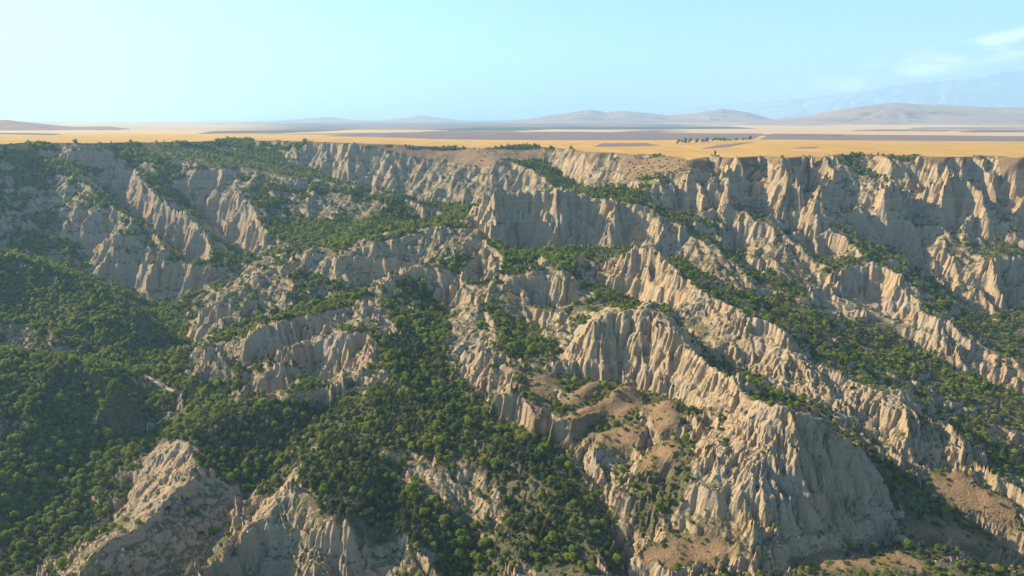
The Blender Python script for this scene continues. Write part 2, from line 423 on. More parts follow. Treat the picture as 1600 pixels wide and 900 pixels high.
rug0 = fbm(X, Yv, 38, 4, 61)
BARE = [
 [(0,265),(70,270),(105,300),(110,330),(60,350),(20,380),(0,390)], [(95,318),(175,346),(188,370),(160,388),(100,372)],
 [(150,390),(175,372),(215,396),(244,440),(235,456),(180,452),(122,425)], [(215,252),(235,260),(250,300),(300,345),(280,330),(255,322),(215,290)],
 [(258,340),(285,328),(312,353),(329,385),(326,438),(308,442),(262,385)], [(310,312),(350,318),(385,328),(402,345),(380,352),(345,392),(318,370)],
 [(385,348),(407,355),(428,370),(434,400),(395,412),(372,395)], [(485,300),(530,303),(592,322),(592,347),(520,357),(500,366),(480,340)],
 [(470,228),(560,229),(760,238),(805,256),(835,285),(850,302),(800,312),(740,322),(690,328),(640,318),(570,297),(500,265)],
 [(880,240),(960,242),(1100,250),(1060,275),(980,292),(920,287),(870,260)],
 [(733,326),(770,300),(930,303),(1000,335),(1042,348),(1052,395),(990,388),(900,388),(800,388),(733,370)],
 [(560,368),(640,360),(735,358),(740,385),(700,408),(640,432),(600,450),(560,442),(520,432),(470,420),(468,396),(495,384),(530,402)],
 [(345,455),(400,420),(445,424),(430,462),(380,462)], [(286,502),(330,474),(370,455),(395,480),(350,512),(295,522)],
 [(300,562),(340,542),(430,506),(520,488),(575,464),(602,500),(612,530),(560,522),(530,517),(480,547),(420,566),(330,585)],
 [(425,552),(480,533),(535,515),(560,528),(602,550),(560,584),(530,602),(480,604),(435,582)],
 [(338,637),(380,600),(430,568),(462,558),(485,590),(440,627),(390,642)],
 [(722,395),(775,385),(782,420),(772,510),(792,560),(805,620),(830,662),(780,650),(740,600),(700,560),(690,535),(720,480),(740,440)],
 [(780,435),(902,438),(935,470),(900,492),(872,542),(818,505),(772,482)], [(830,390),(850,385),(862,425),(830,425)], [(895,395),(912,392),(935,438),(905,430)],
 [(862,582),(922,490),(980,474),(1045,498),(1112,573),(1175,624),(1100,652),(1050,612),(960,597)],
 [(945,385),(1040,393),(1072,440),(1110,467),(1205,508),(1300,578),(1410,617),(1500,688),(1530,722),(1470,690),(1400,680),(1330,660),(1230,622),(1180,592),(1130,562),(1080,522),(1030,482),(955,462)],
 [(1172,622),(1250,643),(1312,653),(1397,790),(1350,852),(1230,868),(1170,875),(1050,832),(1085,690),(1140,648)],
 [(1245,472),(1300,440),(1358,408),(1420,448),(1480,503),(1600,568),(1560,577),(1480,548),(1420,532),(1340,503),(1285,487)],
 [(1552,403),(1640,400),(1640,472),(1540,488),(1500,460)],
 [(1050,262),(1130,258),(1280,250),(1600,250),(1700,250),(1700,352),(1500,370),(1430,347),(1350,357),(1290,352),(1230,347),(1180,332),(1100,337),(1050,332)],
 [(1163,340),(1200,343),(1265,420),(1230,437),(1160,382)], [(1258,356),(1335,383),(1347,407),(1290,402),(1250,382)], [(1440,373),(1478,398),(1496,420),(1470,412),(1440,388)],
 [(1015,340),(1100,372),(1172,440),(1130,442),(1060,402),(1018,397)],
 [(250,686),(299,690),(308,740),(350,760),(352,860),(320,905),(85,905),(200,800),(218,730)],
 [(440,750),(470,733),(482,770),(540,850),(600,868),(685,905),(290,905),(390,820),(408,785)],
 [(518,690),(545,653),(582,690),(592,742),(540,702)], [(610,742),(680,716),(730,760),(710,798),(650,788)], [(766,768),(780,770),(795,840),(785,860)],
 [(0,483),(32,488),(62,540),(0,547)], [(1405,842),(1560,866),(1558,892),(1440,888)],
]
barep = np.zeros(X.shape, np.float32)
for k_, b in enumerate(BARE): barep = np.maximum(barep, to_mask(b, 3) * (.36 if k_ < 8 else (.8 if k_ in (17, 26) else 1)))

calm = np.zeros(X.shape, np.float32)           # long straight faces with fine flutes only
for b in [[(1172,622),(1250,643),(1285,655),(1290,690),(1210,790),(1130,860),(1040,850),(1010,780),(1060,720),(1095,690),(1140,648)],
          [(922,490),(980,474),(1045,498),(1112,573),(1175,624),(1100,652),(1050,612),(960,597),(870,585)],
          [(1285,660),(1312,653),(1397,790),(1350,852),(1230,868),(1190,870),(1215,780)], [(250,686),(299,690),(300,740),(200,830),(150,850),(200,780),(218,730)]]:
    calm = np.maximum(calm, to_mask(b, 5))
WOODS = [
 [(600,556),(640,570),(700,620),(780,680),(860,740),(950,810),(970,880),(800,880),(780,770),(740,740),(690,700),(620,680),(580,650),(560,640),(600,600)],
 [(480,620),(560,600),(560,640),(500,680),(470,720),(440,760),(410,790),(390,760),(310,740),(300,690),(340,660),(400,640)],
 [(470,740),(520,690),(590,720),(600,760),(640,790),(660,840),(560,850),(500,820)],
 [(0,545),(150,570),(270,620),(220,690),(150,760),(60,860),(0,900)],
 [(0,390),(120,430),(230,480),(260,540),(130,560),(0,480)],
 [(250,600),(330,605),(400,650),(300,690),(235,692),(250,640)],
 [(1316,680),(1345,690),(1420,740),(1520,815),(1580,860),(1500,835),(1420,800),(1380,760)],
 [(600,795),(700,805),(760,845),(800,800),(985,905),(700,905),(690,870),(640,850)],
 [(985,760),(1040,715),(1085,700),(1080,745),(1055,800),(1000,840),(985,800)],
 [(680,470),(640,540),(700,600),(800,680),(900,740),(960,800),(985,870),(940,800),(880,690),(850,680),(780,650),(700,570)],
]
wood = np.zeros(X.shape, np.float32)
for b in WOODS: wood = np.maximum(wood, to_mask(b, 4))
MOUNDS = [(865,635),(890,615),(925,600),(960,594),(1000,615),(1010,640),(985,665),(960,690),(925,712),(920,690),(880,680),(872,660)]
BROWN = [
 [(866,635),(890,617),(925,602),(958,595),(952,608),(915,622),(885,638)], [(875,662),(905,646),(945,629),(985,610),(1006,622),(992,648),(957,664),(936,660),(906,690),(884,682)], [(918,696),(950,679),(990,662),(1002,680),(985,702),(945,714),(924,714)],
 [(990,735),(1020,702),(1060,690),(1075,700),(1060,720),(1020,745),(990,750)],
 [(1000,640),(1050,625),(1060,680),(1020,690)],
 [(995,900),(1000,862),(1050,845),(1110,838),(1165,850),(1180,870),(1240,866),(1300,862),(1350,865),(1420,870),(1440,900)],
 [(1410,812),(1480,818),(1560,852),(1550,868),(1490,858),(1425,845)],
 [(1450,745),(1490,738),(1540,760),(1590,780),(1600,850),(1560,830),(1500,800),(1455,775)],
 [(820,590),(850,590),(862,615),(845,628),(825,612)], [(825,635),(850,630),(855,660),(835,668)],
 [(215,222),(300,228),(420,255),(520,272),(600,292),(590,304),(500,288),(400,275),(300,262),(225,240)],
 [(560,228),(740,231),(830,253),(770,262),(700,250)], [(760,232),(850,232),(850,250),(800,250)], [(960,242),(1100,250),(1130,262),(1060,280),(980,285)],
]
brown = np.zeros(X.shape, np.float32)
for k_, b in enumerate(BROWN):
    if b[0] != (215, 222): brown = np.maximum(brown, to_mask(b, 4))
olive = to_mask([b for b in BROWN if b[0] == (215, 222)][0], 4)
calm = np.maximum(calm, np.maximum(to_mask(BARE[31], 4), to_mask(BARE[32], 4))); calm = np.maximum(calm, .8 * to_mask([(470,660),(600,620),(780,690),(1000,880),(985,905),(560,905),(530,840)], 6)); calm = np.maximum(calm, .5 * wood); calm = np.maximum(calm, .95 * brown)
clean = np.zeros(X.shape, np.float32)          # freshly weathered faces with hardly a plant on them
for b in [[(1150,615),(1250,643),(1290,655),(1290,690),(1210,790),(1170,800),(1120,770),(1075,760),(1095,690),(1140,648)],
          [(922,490),(980,474),(1045,498),(1112,573),(1175,624),(1150,650),(1050,612),(960,597),(870,585)],
          [(1285,460),(1300,440),(1358,410),(1420,450),(1440,490),(1360,500),(1300,490)], [(1060,440),(1110,467),(1205,508),(1300,578),(1410,617),(1420,650),(1330,650),(1230,612),(1130,552)],
          [(250,686),(299,690),(300,740),(200,830),(218,730)], [(450,740),(470,733),(480,770),(390,830),(350,860),(408,785)], [(540,515),(575,464),(602,500),(600,545),(535,590),(520,560)],
          [(735,326),(770,300),(925,306),(990,335),(990,370),(800,375),(733,365)], [(1285,662),(1310,655),(1330,690),(1395,790),(1320,830),(1215,830),(1215,780)]]:
    clean = np.maximum(clean, to_mask(b, 5))
wall = np.maximum(to_mask(BARE[26], 6), to_mask(BARE[8], 6)); wall = np.maximum(wall, to_mask(BARE[10], 4))
def gullies(lam, stretch, seed, gx, gy):
    """stripes that run down the slope: returns cos of their phase (-1 in the gully, 1 on the rib)"""
    cell = lam * stretch
    n = np.sqrt(gx * gx + gy * gy) + 1e-5
    sx, sy = -gy / n, gx / n
    px, py = (X / cell), (Yv / cell)
    ix, iy = np.floor(px).astype(np.int64), np.floor(py).astype(np.int64)
    C = np.zeros(X.shape, np.float32); S = np.zeros(X.shape, np.float32); Wt = np.full(X.shape, 1e-6, np.float32)
    for dj in (-1, 0, 1):
        for di in (-1, 0, 1):
            h = hash2(ix + di, iy + dj, seed)
            ox = ix + di + 0.5 + ((h & 1023) / 1023.0 - .5) * 0.8
            oy = iy + dj + 0.5 + (((h >> 10) & 1023) / 1023.0 - .5) * 0.8
            dx = (px - ox).astype(np.float32); dy = (py - oy).astype(np.float32)
            wgt = np.clip(1 - (dx * dx + dy * dy) / 1.35, 0, None) ** 3
            ph = (dx * sx + dy * sy) * np.float32(stretch * 2 * math.pi)
            C += np.cos(ph) * wgt; S += np.sin(ph) * wgt; Wt += wgt
    m = np.sqrt(C * C + S * S) + 1e-6
    k = np.clip(m / Wt * 1.6, 0, 1)
    return C / m * k

soft = np.maximum(brown, to_mask(MOUNDS, 6)); calm = np.maximum(calm, soft)
Z = Z + soft * (sm(Z, 30) - Z)
for b in BROWN[0:5]: Z = Z + (5.0 * to_mask(b, 14) ** 1.3).astype(np.float32)
Z = Z + soft * (2.2 * fbm(X, Yv, 34, 2, 44)).astype(np.float32)
for lam, st, amp, seed, sharp, s0, s1 in ((80, 1.3, .22, 1, 1, .15, .5), (34, 1.6, .22, 2, 1, .2, .6), (15, 2.4, .23, 3, 0, .45, .95), (7.5, 2.8, .2, 4, 0, .5, 1.0), (3.6, 2.6, .16, 5, 0, .6, 1.1)):
    gx, gy = grad(sm(Z, 2 if lam > 10 else 1))
    sl = np.sqrt(gx * gx + gy * gy)
    c = gullies(lam, st, seed, gx, gy)
    f = np.sqrt(np.clip((1 + c) / 2, 0, 1)) - .64 if not sharp else .36 - np.sqrt(np.clip((1 - c) / 2, 0, 1)) + .1
    A = amp * lam * np.clip(sl, 0, 2.0 if lam < 20 else 1.3) * sstep(s0 * (1 - .5 * barep), s1 * (1 - .45 * barep), sl) * off
    if lam > 20: A = A * (1 + .35 * wall)
    A = A * (1 - (.78 if lam > 20 else 0) * calm) * (1 - .8 * soft)
    if lam < 20: A = A * (1 + .7 * clean)
    if lam < 5: A = A * sstep(1100, 700, Yv)
    Z = Z + (A * f).astype(np.float32)
# ledges: harder beds stand out a little from the slope
gx, gy = grad(Z); sl = np.sqrt(gx * gx + gy * gy)
bed = Z + 4 * fbm(X, Yv, 160, 2, 55)
for per, am in ((37.0, 1.4), (16.0, 1.2), (6.1, .45)):
    Z = Z + (off * sstep(.6, 1.1, sl) * am * np.sin(bed * 2 * math.pi / per)).astype(np.float32)
Z = Z + (off * .5 * fbm(X, Yv, 7, 3, 31)).astype(np.float32)
gx, gy = grad(Z); sl = np.sqrt(gx * gx + gy * gy)
print('relief done', round(time.time() - T0, 1))

# ------------------------------------------------------------------ land cover (world-space): bare earth, dry grass, wood
sgx, sgy = grad(sm(Z, 6)); ssl = np.sqrt(sgx * sgx + sgy * sgy)
lgx, lgy = grad(sm(Z, 24)); lsl = np.sqrt(lgx * lgx + lgy * lgy) + 1e-4
# aspect: 1 for slopes that look to the sunny south-west, -1 for the shady north-east
asp = (lgx * 0.78 + lgy * 0.62) / lsl
asp = asp * sstep(.1, .35, lsl)
rug = rug0
thr = 0.86 - .58 * barep - 0.34 * asp + 0.42 * rug + .30 * fbm(X, Yv, 12, 4, 63)
bare = sstep(thr - .14, thr + .14, 0.6 * ssl + 0.4 * sl) * off

bare = np.clip(bare * (1 - .9 * wood), 0, 1) 
bare = bare * (1 - .85 * soft)
bare = np.clip(bare - .6 * brown * sstep(1.1, .7, ssl), 0, 1)
brown = np.maximum(brown, .8 * sstep(.05, .5, PL))
dry = np.clip(brown * (1 - bare), 0, 1)
print('cover done', round(time.time() - T0, 1))

# ------------------------------------------------------------------ materials
def mat(name):
    m = bpy.data.materials.new(name); m.use_nodes = True
    n = m.node_tree; n.nodes.clear()
    out = n.nodes.new('ShaderNodeOutputMaterial'); b = n.nodes.new('ShaderNodeBsdfPrincipled')
    n.links.new(b.outputs[0], out.inputs[0])
    b.inputs['Roughness'].default_value = .95
    b.inputs['Specular IOR Level'].default_value = .1
    return m, n, b
class NB:
    def __init__(s, n): s.n = n
    def new(s, t, **kw):
        o = s.n.nodes.new(t)
        for k, v in kw.items(): setattr(o, k, v)
        return o
    def put(s, sock, v):
        if hasattr(v, 'is_output'): s.n.links.new(v, sock)
        else: sock.default_value = v
    def math(s, op, a, b=0.0, clamp=False):
        o = s.new('ShaderNodeMath', operation=op, use_clamp=clamp); s.put(o.inputs[0], a); s.put(o.inputs[1], b); return o.outputs[0]
    def mix(s, f, a, b, mode='MIX'):
        o = s.new('ShaderNodeMix', data_type='RGBA', blend_type=mode)
        s.put(o.inputs[0], f)
        s.put(o.inputs[6], a if hasattr(a, 'is_output') else (*a, 1)); s.put(o.inputs[7], b if hasattr(b, 'is_output') else (*b, 1))
        return o.outputs[2]
    def noise(s, vec, scale, detail=4, rough=.55, dist=0):
        o = s.new('ShaderNodeTexNoise'); s.put(o.inputs['Vector'], vec); o.inputs['Scale'].default_value = scale
        o.inputs['Detail'].default_value = detail; o.inputs['Roughness'].default_value = rough; o.inputs['Distortion'].default_value = dist
        return o.outputs['Fac']
    def ramp(s, f, stops):
        o = s.new('ShaderNodeValToRGB'); s.put(o.inputs[0], f)
        e = o.color_ramp.elements
        while len(e) > 1: e.remove(e[-1])
        e[0].position, e[0].color = stops[0][0], (*stops[0][1], 1)
        for p, c in stops[1:]:
            k = e.new(p); k.color = (*c, 1)
        return o.outputs[0]
    def range(s, f, a, b, c=0., d=1.):
        o = s.new('ShaderNodeMapRange'); s.put(o.inputs[0], f)
        for k, v in zip((1, 2, 3, 4), (a, b, c, d)): o.inputs[k].default_value = v
        return o.outputs[0]
    def attr(s, name):
        return s.new('ShaderNodeAttribute', attribute_name=name)
    def scale(s, vec, v):
        o = s.new('ShaderNodeVectorMath', operation='MULTIPLY'); s.put(o.inputs[0], vec); o.inputs[1].default_value = v; return o.outputs[0]

def ground_material():
    m, n, b = mat('canyon_ground'); N = NB(n)
    pos = N.new('ShaderNodeNewGeometry').outputs['Position']
    sep = N.new('ShaderNodeSeparateXYZ'); N.put(sep.inputs[0], pos)
    cov = N.attr('cover'); cs = N.new('ShaderNodeSeparateColor'); N.put(cs.inputs[0], cov.outputs['Color'])
    bare_, dry_, crop_ = cs.outputs[0], cs.outputs[1], cs.outputs[2]
    big = N.noise(pos, .012, 4); mid = N.noise(pos, .07, 5); fine = N.noise(pos, .9, 5, .7)
    warp = N.math('MULTIPLY', N.noise(pos, .02, 2), 9.0)
    geo = N.new('ShaderNodeNewGeometry'); gn = N.new('ShaderNodeSeparateXYZ'); N.put(gn.inputs[0], geo.outputs['Normal'])
    nz = gn.outputs[2]
    zz = N.math('ADD', sep.outputs[2], warp)
    cz = N.new('ShaderNodeCombineXYZ'); N.put(cz.inputs[2], zz)
    strata = N.noise(N.scale(cz.outputs[0], (1, 1, 1)), .32, 5, .75)
    rock = N.ramp(strata, [(.3, (.31, .205, .11)), (.45, (.46, .33, .185)), (.55, (.40, .275, .15)), (.66, (.52, .395, .24)), (.8, (.56, .45, .31))])
    rock = N.mix(N.range(big, .35, .7), rock, (.42, .285, .15))
    streak = N.noise(N.scale(pos, (.55, .55, .035)), 1.0, 4, .6)
    rock = N.mix(N.range(streak, .35, .68, .35, 0.), rock, (.27, .215, .155))
    rock = N.mix(N.range(fine, .54, .70, 0., .7), rock, (.17, .15, .085))
    rock = N.mix(N.range(N.noise(pos, .026, 4), .5, .68, 0., .6), rock, (.36, .315, .25))
    beds = N.noise(cz.outputs[0], .21, 2, .4)
    rock = N.mix(N.range(beds, .62, .68, 0., .22), rock, (.66, .58, .46))
    broad = N.noise(cz.outputs[0], .085, 3, .6)
    rock = N.mix(N.range(broad, .42, .58, 0., .4), rock, (.28, .205, .135))
    spot = N.math('ADD', N.noise(pos, .22, 6, .78), N.math('MULTIPLY', N.math('SUBTRACT', nz, .5), .42))
    rock = N.mix(N.math('MULTIPLY', N.range(spot, .56, .66, 0., .85), N.range(cov.outputs['Alpha'], 0., 1., 1., .12)), rock, (.085, .08, .036))
    soil = N.mix(N.range(mid, .35, .65), (.105, .088, .045), (.19, .15, .085))
    soil = N.mix(N.range(fine, .45, .62, 0., .9), soil, (.055, .062, .022))
    grass = N.mix(N.range(mid, .35, .68), (.20, .125, .07), (.26, .165, .095))
    grass = N.mix(N.range(N.noise(pos, .35, 4, .7), .5, .66, 0., .65), grass, (.36, .21, .07))
    grass = N.mix(N.range(fine, .5, .7, 0., .75), grass, (.15, .11, .055))
    gold = N.mix(N.range(N.noise(N.scale(pos, (1, .25, 1)), .02, 4, .6), .35, .65), (.44, .245, .06), (.53, .315, .09))
    edge = N.math('ADD', bare_, N.range(fine, .3, .7, -.22, .22))
    c = N.mix(dry_, soil, grass)
    c = N.mix(N.range(edge, .35, .6), c, rock)
    c = N.mix(N.range(N.math('ADD', crop_, N.range(mid, .3, .7, -.25, .25)), .4, .6), c, gold)
    N.put(b.inputs['Base Color'], c)
    bump = N.new('ShaderNodeBump'); bump.inputs['Distance'].default_value = 1.6; bump.inputs['Strength'].default_value = .7
    hgt = N.math('ADD', N.math('MULTIPLY', N.noise(N.scale(pos, (1, 1, .3)), .6, 6, .65), 1.6), N.math('MULTIPLY', strata, .8))
    N.put(bump.inputs['Height'], hgt)
    n.links.new(bump.outputs[0], b.inputs['Normal'])
    return m
M_GROUND = ground_material()

def leaf_material(name, c0, c1, c2):
    m, n, b = mat(name); N = NB(n)
    rnd = N.new('ShaderNodeObjectInfo').outputs['Random']
    tone = N.attr('tone').outputs['Fac']
    c = N.ramp(rnd, [(0, tuple(.6 * v for v in c0)), (.25, c0), (.6, c1), (.9, c2), (1, (c2[0] * .95, c2[1] * .75, c2[2]))])
    c = N.mix(N.math('MULTIPLY', tone, .6), c, tuple(1.35 * v for v in c2))
    N.put(b.inputs['Base Color'], c)
    b.inputs['Roughness'].default_value = .7
    tr = n.nodes.new('ShaderNodeBsdfTranslucent'); N.put(tr.inputs['Color'], c)
    mx = n.nodes.new('ShaderNodeMixShader'); mx.inputs[0].default_value = .45
    n.links.new(b.outputs[0], mx.inputs[1]); n.links.new(tr.outputs[0], mx.inputs[2])
    out = [q for q in n.nodes if q.type == 'OUTPUT_MATERIAL'][0]
    n.links.new(mx.outputs[0], out.inputs[0])
    return m
M_BRIGHT = leaf_material('broadleaf_foliage', (.11, .175, .022), (.175, .235, .028), (.26, .28, .04))
M_DARK = leaf_material('evergreen_foliage', (.05, .085, .026), (.075, .11, .032), (.11, .13, .04))
m, n, b = mat('bark'); b.inputs['Base Color'].default_value = (.09, .065, .045, 1); M_BARK = m

# ------------------------------------------------------------------ terrain objects
def mesh_obj(name, verts, faces, materials, kind='structure', smooth=True):
    me = bpy.data.meshes.new(name)
    verts = np.asarray(verts, np.float32); faces = np.asarray(faces, np.int32)
    k = faces.shape[1]
    me.vertices.add(len(verts)); me.vertices.foreach_set('co', verts.ravel())
    me.loops.add(faces.size); me.loops.foreach_set('vertex_index', faces.ravel())
    me.polygons.add(len(faces)); me.polygons.foreach_set('loop_start', np.arange(0, faces.size, k, dtype=np.int32))
    if smooth: me.polygons.foreach_set('use_smooth', np.ones(len(faces), bool))
    me.update(calc_edges=True)
    for q in (materials if isinstance(materials, (list, tuple)) else [materials]): me.materials.append(q)
    o = bpy.data.objects.new(name, me); COL.objects.link(o)
    if kind: o['kind'] = kind
    return o

nr, nc = X.shape
idx = np.arange(nr * nc).reshape(nr, nc)
faces = np.stack([idx[:-1, :-1], idx[:-1, 1:], idx[1:, 1:], idx[1:, :-1]], -1).reshape(-1, 4)
V = np.stack([X, Yv, Z], -1).reshape(-1, 3)
COV = np.stack([bare, dry, sstep(.9, 1.0, PL) * (1 - sstep(.12, .3, ssl)), clean], -1).reshape(-1, 4).astype(np.float32)
gx, gy = grad(Z)
NRM = np.stack([-gx, -gy, np.ones_like(gx)], -1).reshape(-1, 3); NRM /= np.linalg.norm(NRM, axis=1)[:, None]
LAND = [  # name, label, outline on the photograph
 ('hill', 'wooded hill in the centre foreground, dark with trees', [WOODS[0], WOODS[1], WOODS[2]]),
 ('hill', 'densely wooded slope at the lower left, beyond the near cliffs', [WOODS[3]]),
 ('hill', 'wooded spur at the left edge below the shaded wall', [WOODS[4]]),
 ('knoll', 'smooth brown grassy mounds below the fluted cliff', BROWN[0:5]),
 ('knoll', 'dry brown grassy ground at the foot of the pale peak', [BROWN[5]]),
 ('knoll', 'orange grass bench with a small grey cliff, lower right corner', [BROWN[6], BARE[37]]),
 ('knoll', 'rounded brown knolls at the right edge', [BROWN[7]]),
 ('slope', 'pale olive sloping bench on top of the left spur', [BROWN[10]]),
 ('cliff', 'flat-topped pale mesa with sheer wall in the centre', [BARE[10]]),
 ('cliff', 'long buttressed cliff below the golden field at the right', [BARE[26]]),
 ('cliff', 'far fluted cliff below the rim, left of the centre', [BARE[8], BARE[9]]),
 ('cliff', 'shaded pale cliffs and ravines of the left wall', BARE[0:8]),
 ('ridge', 'broken pale ridge running left from the mesa', [BARE[11], BARE[12], BARE[13]]),
 ('ridge', 'pale ridge with a sharp lit corner above the wooded hill', [BARE[14]]),
 ('ridge', 'low pale fins beside the valley track', [BARE[15], BARE[16]]),
 ('ridge', 'narrow pale spur dropping from the mesa towards the viewer', [BARE[17]]),
 ('cliff', 'small table with a sheer grey cliff below the mesa', [BARE[18]]),
 ('ridge', 'deeply fluted pale cliff ridge right of the centre', [BARE[21]]),
 ('peak', 'pale flat-topped peak with fluted lit face, lower right', [BARE[23]]),
 ('ridge', 'long pale serrated ridge running behind the peak to the right', [BARE[22]]),
 ('ridge', 'bright pale pyramid with a long tail, right of the centre', [BARE[24]]),
 ('peak', 'small pale peak with shaded front at the right edge', [BARE[25]]),
 ('ridge', 'short pale fins stepping down in front of the right wall', [BARE[27], BARE[28], BARE[29]]),
 ('ridge', 'tan near cliff with a lit edge, lower left', [BARE[31]]),
 ('ridge', 'grey near cliff with a thin lit crest, bottom centre-left', [BARE[32]]),
]
fid = np.full((nr - 1, nc - 1), -1)
for k, (nm, lb, polys) in enumerate(LAND):
    mk = np.maximum.reduce([to_mask(q, 3) for q in polys])
    mk = (mk[:-1, :-1] + mk[1:, 1:]) * .5
    fid[(mk > .5) & (fid < 0)] = k
PLc = (PL[:-1, :-1] + PL[1:, 1:]) * .5
fid[(PLc > .97)] = len(LAND)
LAND.append(('plateau', 'flat golden grain field along the canyon rim', None))
fid = fid.ravel()
for k in range(-1, len(LAND)):
    fs = faces[fid == k]
    if not len(fs): continue
    used, inv = np.unique(fs.ravel(), return_inverse=True)
    nm, lb = ('terrain', 'canyon floor and slopes with scattered trees and scrub') if k < 0 else LAND[k][:2]
    o = mesh_obj(nm, V[used], inv.reshape(-1, 4), M_GROUND)
    a = o.data.attributes.new('cover', 'FLOAT_COLOR', 'POINT'); a.data.foreach_set('color', COV[used].ravel())
    o.data.normals_split_custom_set_from_vertices(NRM[used])
    o['label'] = lb
print('terrain', round(time.time() - T0, 1))
#@@REST
# ------------------------------------------------------------------ the plain, its fields, the far hills
def on_plain(px, py):
    v = (450 - py) / F
    tan = -(v * cP - sP) / (cP + v * sP)
    y = 50 / max(tan, .001)
    for _ in range(60):
        x = (px - 800) / F * y / (cP + v * sP)
        z = float(plateau(np.array([x]), np.array([y]))[0])
        y = y + .6 * ((CAMZ - z) / max(tan, 1e-4) - y)
        y = min(max(y, 800), 23000)
    return x, y, z

def plain_material():
    m, n, b = mat('plain_fields'); N = NB(n)
    pos = N.new('ShaderNodeNewGeometry').outputs['Position']
    s = N.scale(pos, (1, .35, 0))
    sep = N.new('ShaderNodeSeparateXYZ'); N.put(sep.inputs[0], pos)
    cell = N.new('ShaderNodeTexVoronoi', feature='F1'); N.put(cell.inputs['Vector'], N.scale(pos, (1, .6, 0))); cell.inputs['Scale'].default_value = .0011
    sc_ = N.new('ShaderNodeSeparateColor'); N.put(sc_.inputs[0], cell.outputs['Color'])
    gold = N.mix(N.range(N.noise(s, .02, 4, .6), .35, .65), (.44, .245, .06), (.53, .315, .09))
    far = N.ramp(sc_.outputs[0], [(0, (.50, .33, .17)), (.35, (.55, .37, .19)), (.6, (.44, .28, .15)), (.72, (.26, .18, .14)), (.85, (.52, .35, .18))])
    far.node.color_ramp.interpolation = 'CONSTANT'
    far = N.mix(N.range(N.noise(s, .003, 5), .3, .7, 0, .5), far, (.52, .34, .18))
    u_ = N.math('DIVIDE', sep.outputs[0], sep.outputs[1])
    dark = N.mix(N.range(N.noise(s, .0016, 4), .4, .62), (.15, .12, .115), (.24, .18, .15))
    side = N.math('ADD', u_, N.range(N.noise(s, .0007, 3), 0, 1, -.12, .12))
    mid_ = N.math('MULTIPLY', N.range(side, -.42, -.32), N.range(side, .26, .20))
    far = N.mix(mid_, far, dark)
    c = N.mix(N.range(sep.outputs[1], 2300, 2600), gold, far)
    N.put(b.inputs['Base Color'], c)
    return m
M_PLAIN = plain_material()
def flat_material(name, c0, c1, sc=.02):
    m, n, b = mat(name); N = NB(n)
    pos = N.new('ShaderNodeNewGeometry').outputs['Position']
    c = N.mix(N.range(N.noise(N.scale(pos, (1, .3, 1)), sc, 5, .65), .3, .7), c0, c1)
    N.put(b.inputs['Base Color'], c)
    return m
yr = np.geomspace(YN[-1], 24500, 160); ur = np.linspace(-2.4, 2.4, 121)
uu, yy = np.meshgrid(ur, yr); xx = uu * yy
zz = plateau(xx, yy)
ii = np.arange(uu.size).reshape(uu.shape)
mesh_obj('plain', np.stack([xx, yy, zz], -1).reshape(-1, 3),
         np.stack([ii[:-1, :-1], ii[:-1, 1:], ii[1:, 1:], ii[1:, :-1]], -1).reshape(-1, 4), M_PLAIN)

M_PLOUGH = flat_material('ploughed_soil', (.155, .105, .10), (.20, .14, .12), .01)
M_PALE = flat_material('stubble', (.50, .33, .165), (.55, .38, .205), .006)
M_WOODF = flat_material('distant_scrub', (.075, .085, .06), (.11, .11, .075), .004)
def field(name, corners, m, label=None, up=.7):
    c = [on_plain(*p)[:2] for p in corners]          # near left, near right, far right, far left
    n1, n2 = 40, 14
    s, t = np.meshgrid(np.linspace(0, 1, n1), np.linspace(0, 1, n2))
    r = []
    for k in (0, 1):
        r.append((c[0][k] * (1 - s) + c[1][k] * s) * (1 - t) + (c[3][k] * (1 - s) + c[2][k] * s) * t)
    x, y = r
    wv = 1 + .012 * fbm(x, y, 300, 3, 77); x = x * wv; y = y * wv
    z = np.maximum(plateau(x, y), zsample(x, y) - .2) if y.max() < 1800 else plateau(x, y)
    edge = (s == 0) | (s == 1) | (t == 0) | (t == 1)
    z = z + np.where(edge, -.5, up)
    i = np.arange(x.size).reshape(x.shape)
    o = mesh_obj(name, np.stack([x, y, z], -1).reshape(-1, 3), np.stack([i[:-1, :-1], i[:-1, 1:], i[1:, 1:], i[1:, :-1]], -1).reshape(-1, 4), m)
    if label: o['label'] = label
field('ploughed_field', [(492, 212.8), (1180, 218.6), (1200, 208.5), (640, 204.6)], M_PLOUGH, 'long dark ploughed field behind the golden stubble', 1.0)
field('ploughed_field', [(1180, 218.7), (1680, 222), (1680, 213.5), (1203, 208.6)], M_PLOUGH, 'dark ploughed band beyond the golden field', 1.0)
field('stubble_field', [(430, 209), (640, 207.2), (706, 203.6), (560, 202.6)], M_PALE, 'pale stubble wedge beside the dark ploughed field', 1.8)
field('stubble_field', [(800, 205.8), (960, 206.3), (1022, 203.2), (860, 202.6)], M_PALE, 'thin pale stubble strip within the dark fields', 2.4)
field('scrub_field', [(640, 204.2), (1190, 201.2), (1140, 197.4), (740, 199.4)], M_WOODF, 'dark bluish scrub at the foot of the middle hills', 1.4)
field('scrub_field', [(300, 209.2), (640, 204.4), (600, 202.2), (330, 205)], M_WOODF, 'dark scrub flat below the hazy hills', 1.2)
field('scrub_field', [(-60, 209.5), (85, 211.2), (100, 209.6), (-60, 207)], M_WOODF, 'dark wooded streak below the reddish hills', 1.2)
field('ploughed_patch', [(925, 229.3), (1036, 228.0), (1008, 222.8), (940, 224.0)], M_PLOUGH, 'dark ploughed patch in the golden field', .5)
field('ploughed_patch', [(1092, 233.4), (1132, 230.6), (1182, 221.3), (1120, 226.5)], M_PLOUGH, 'slanting ploughed strip beside the tree row', .5)
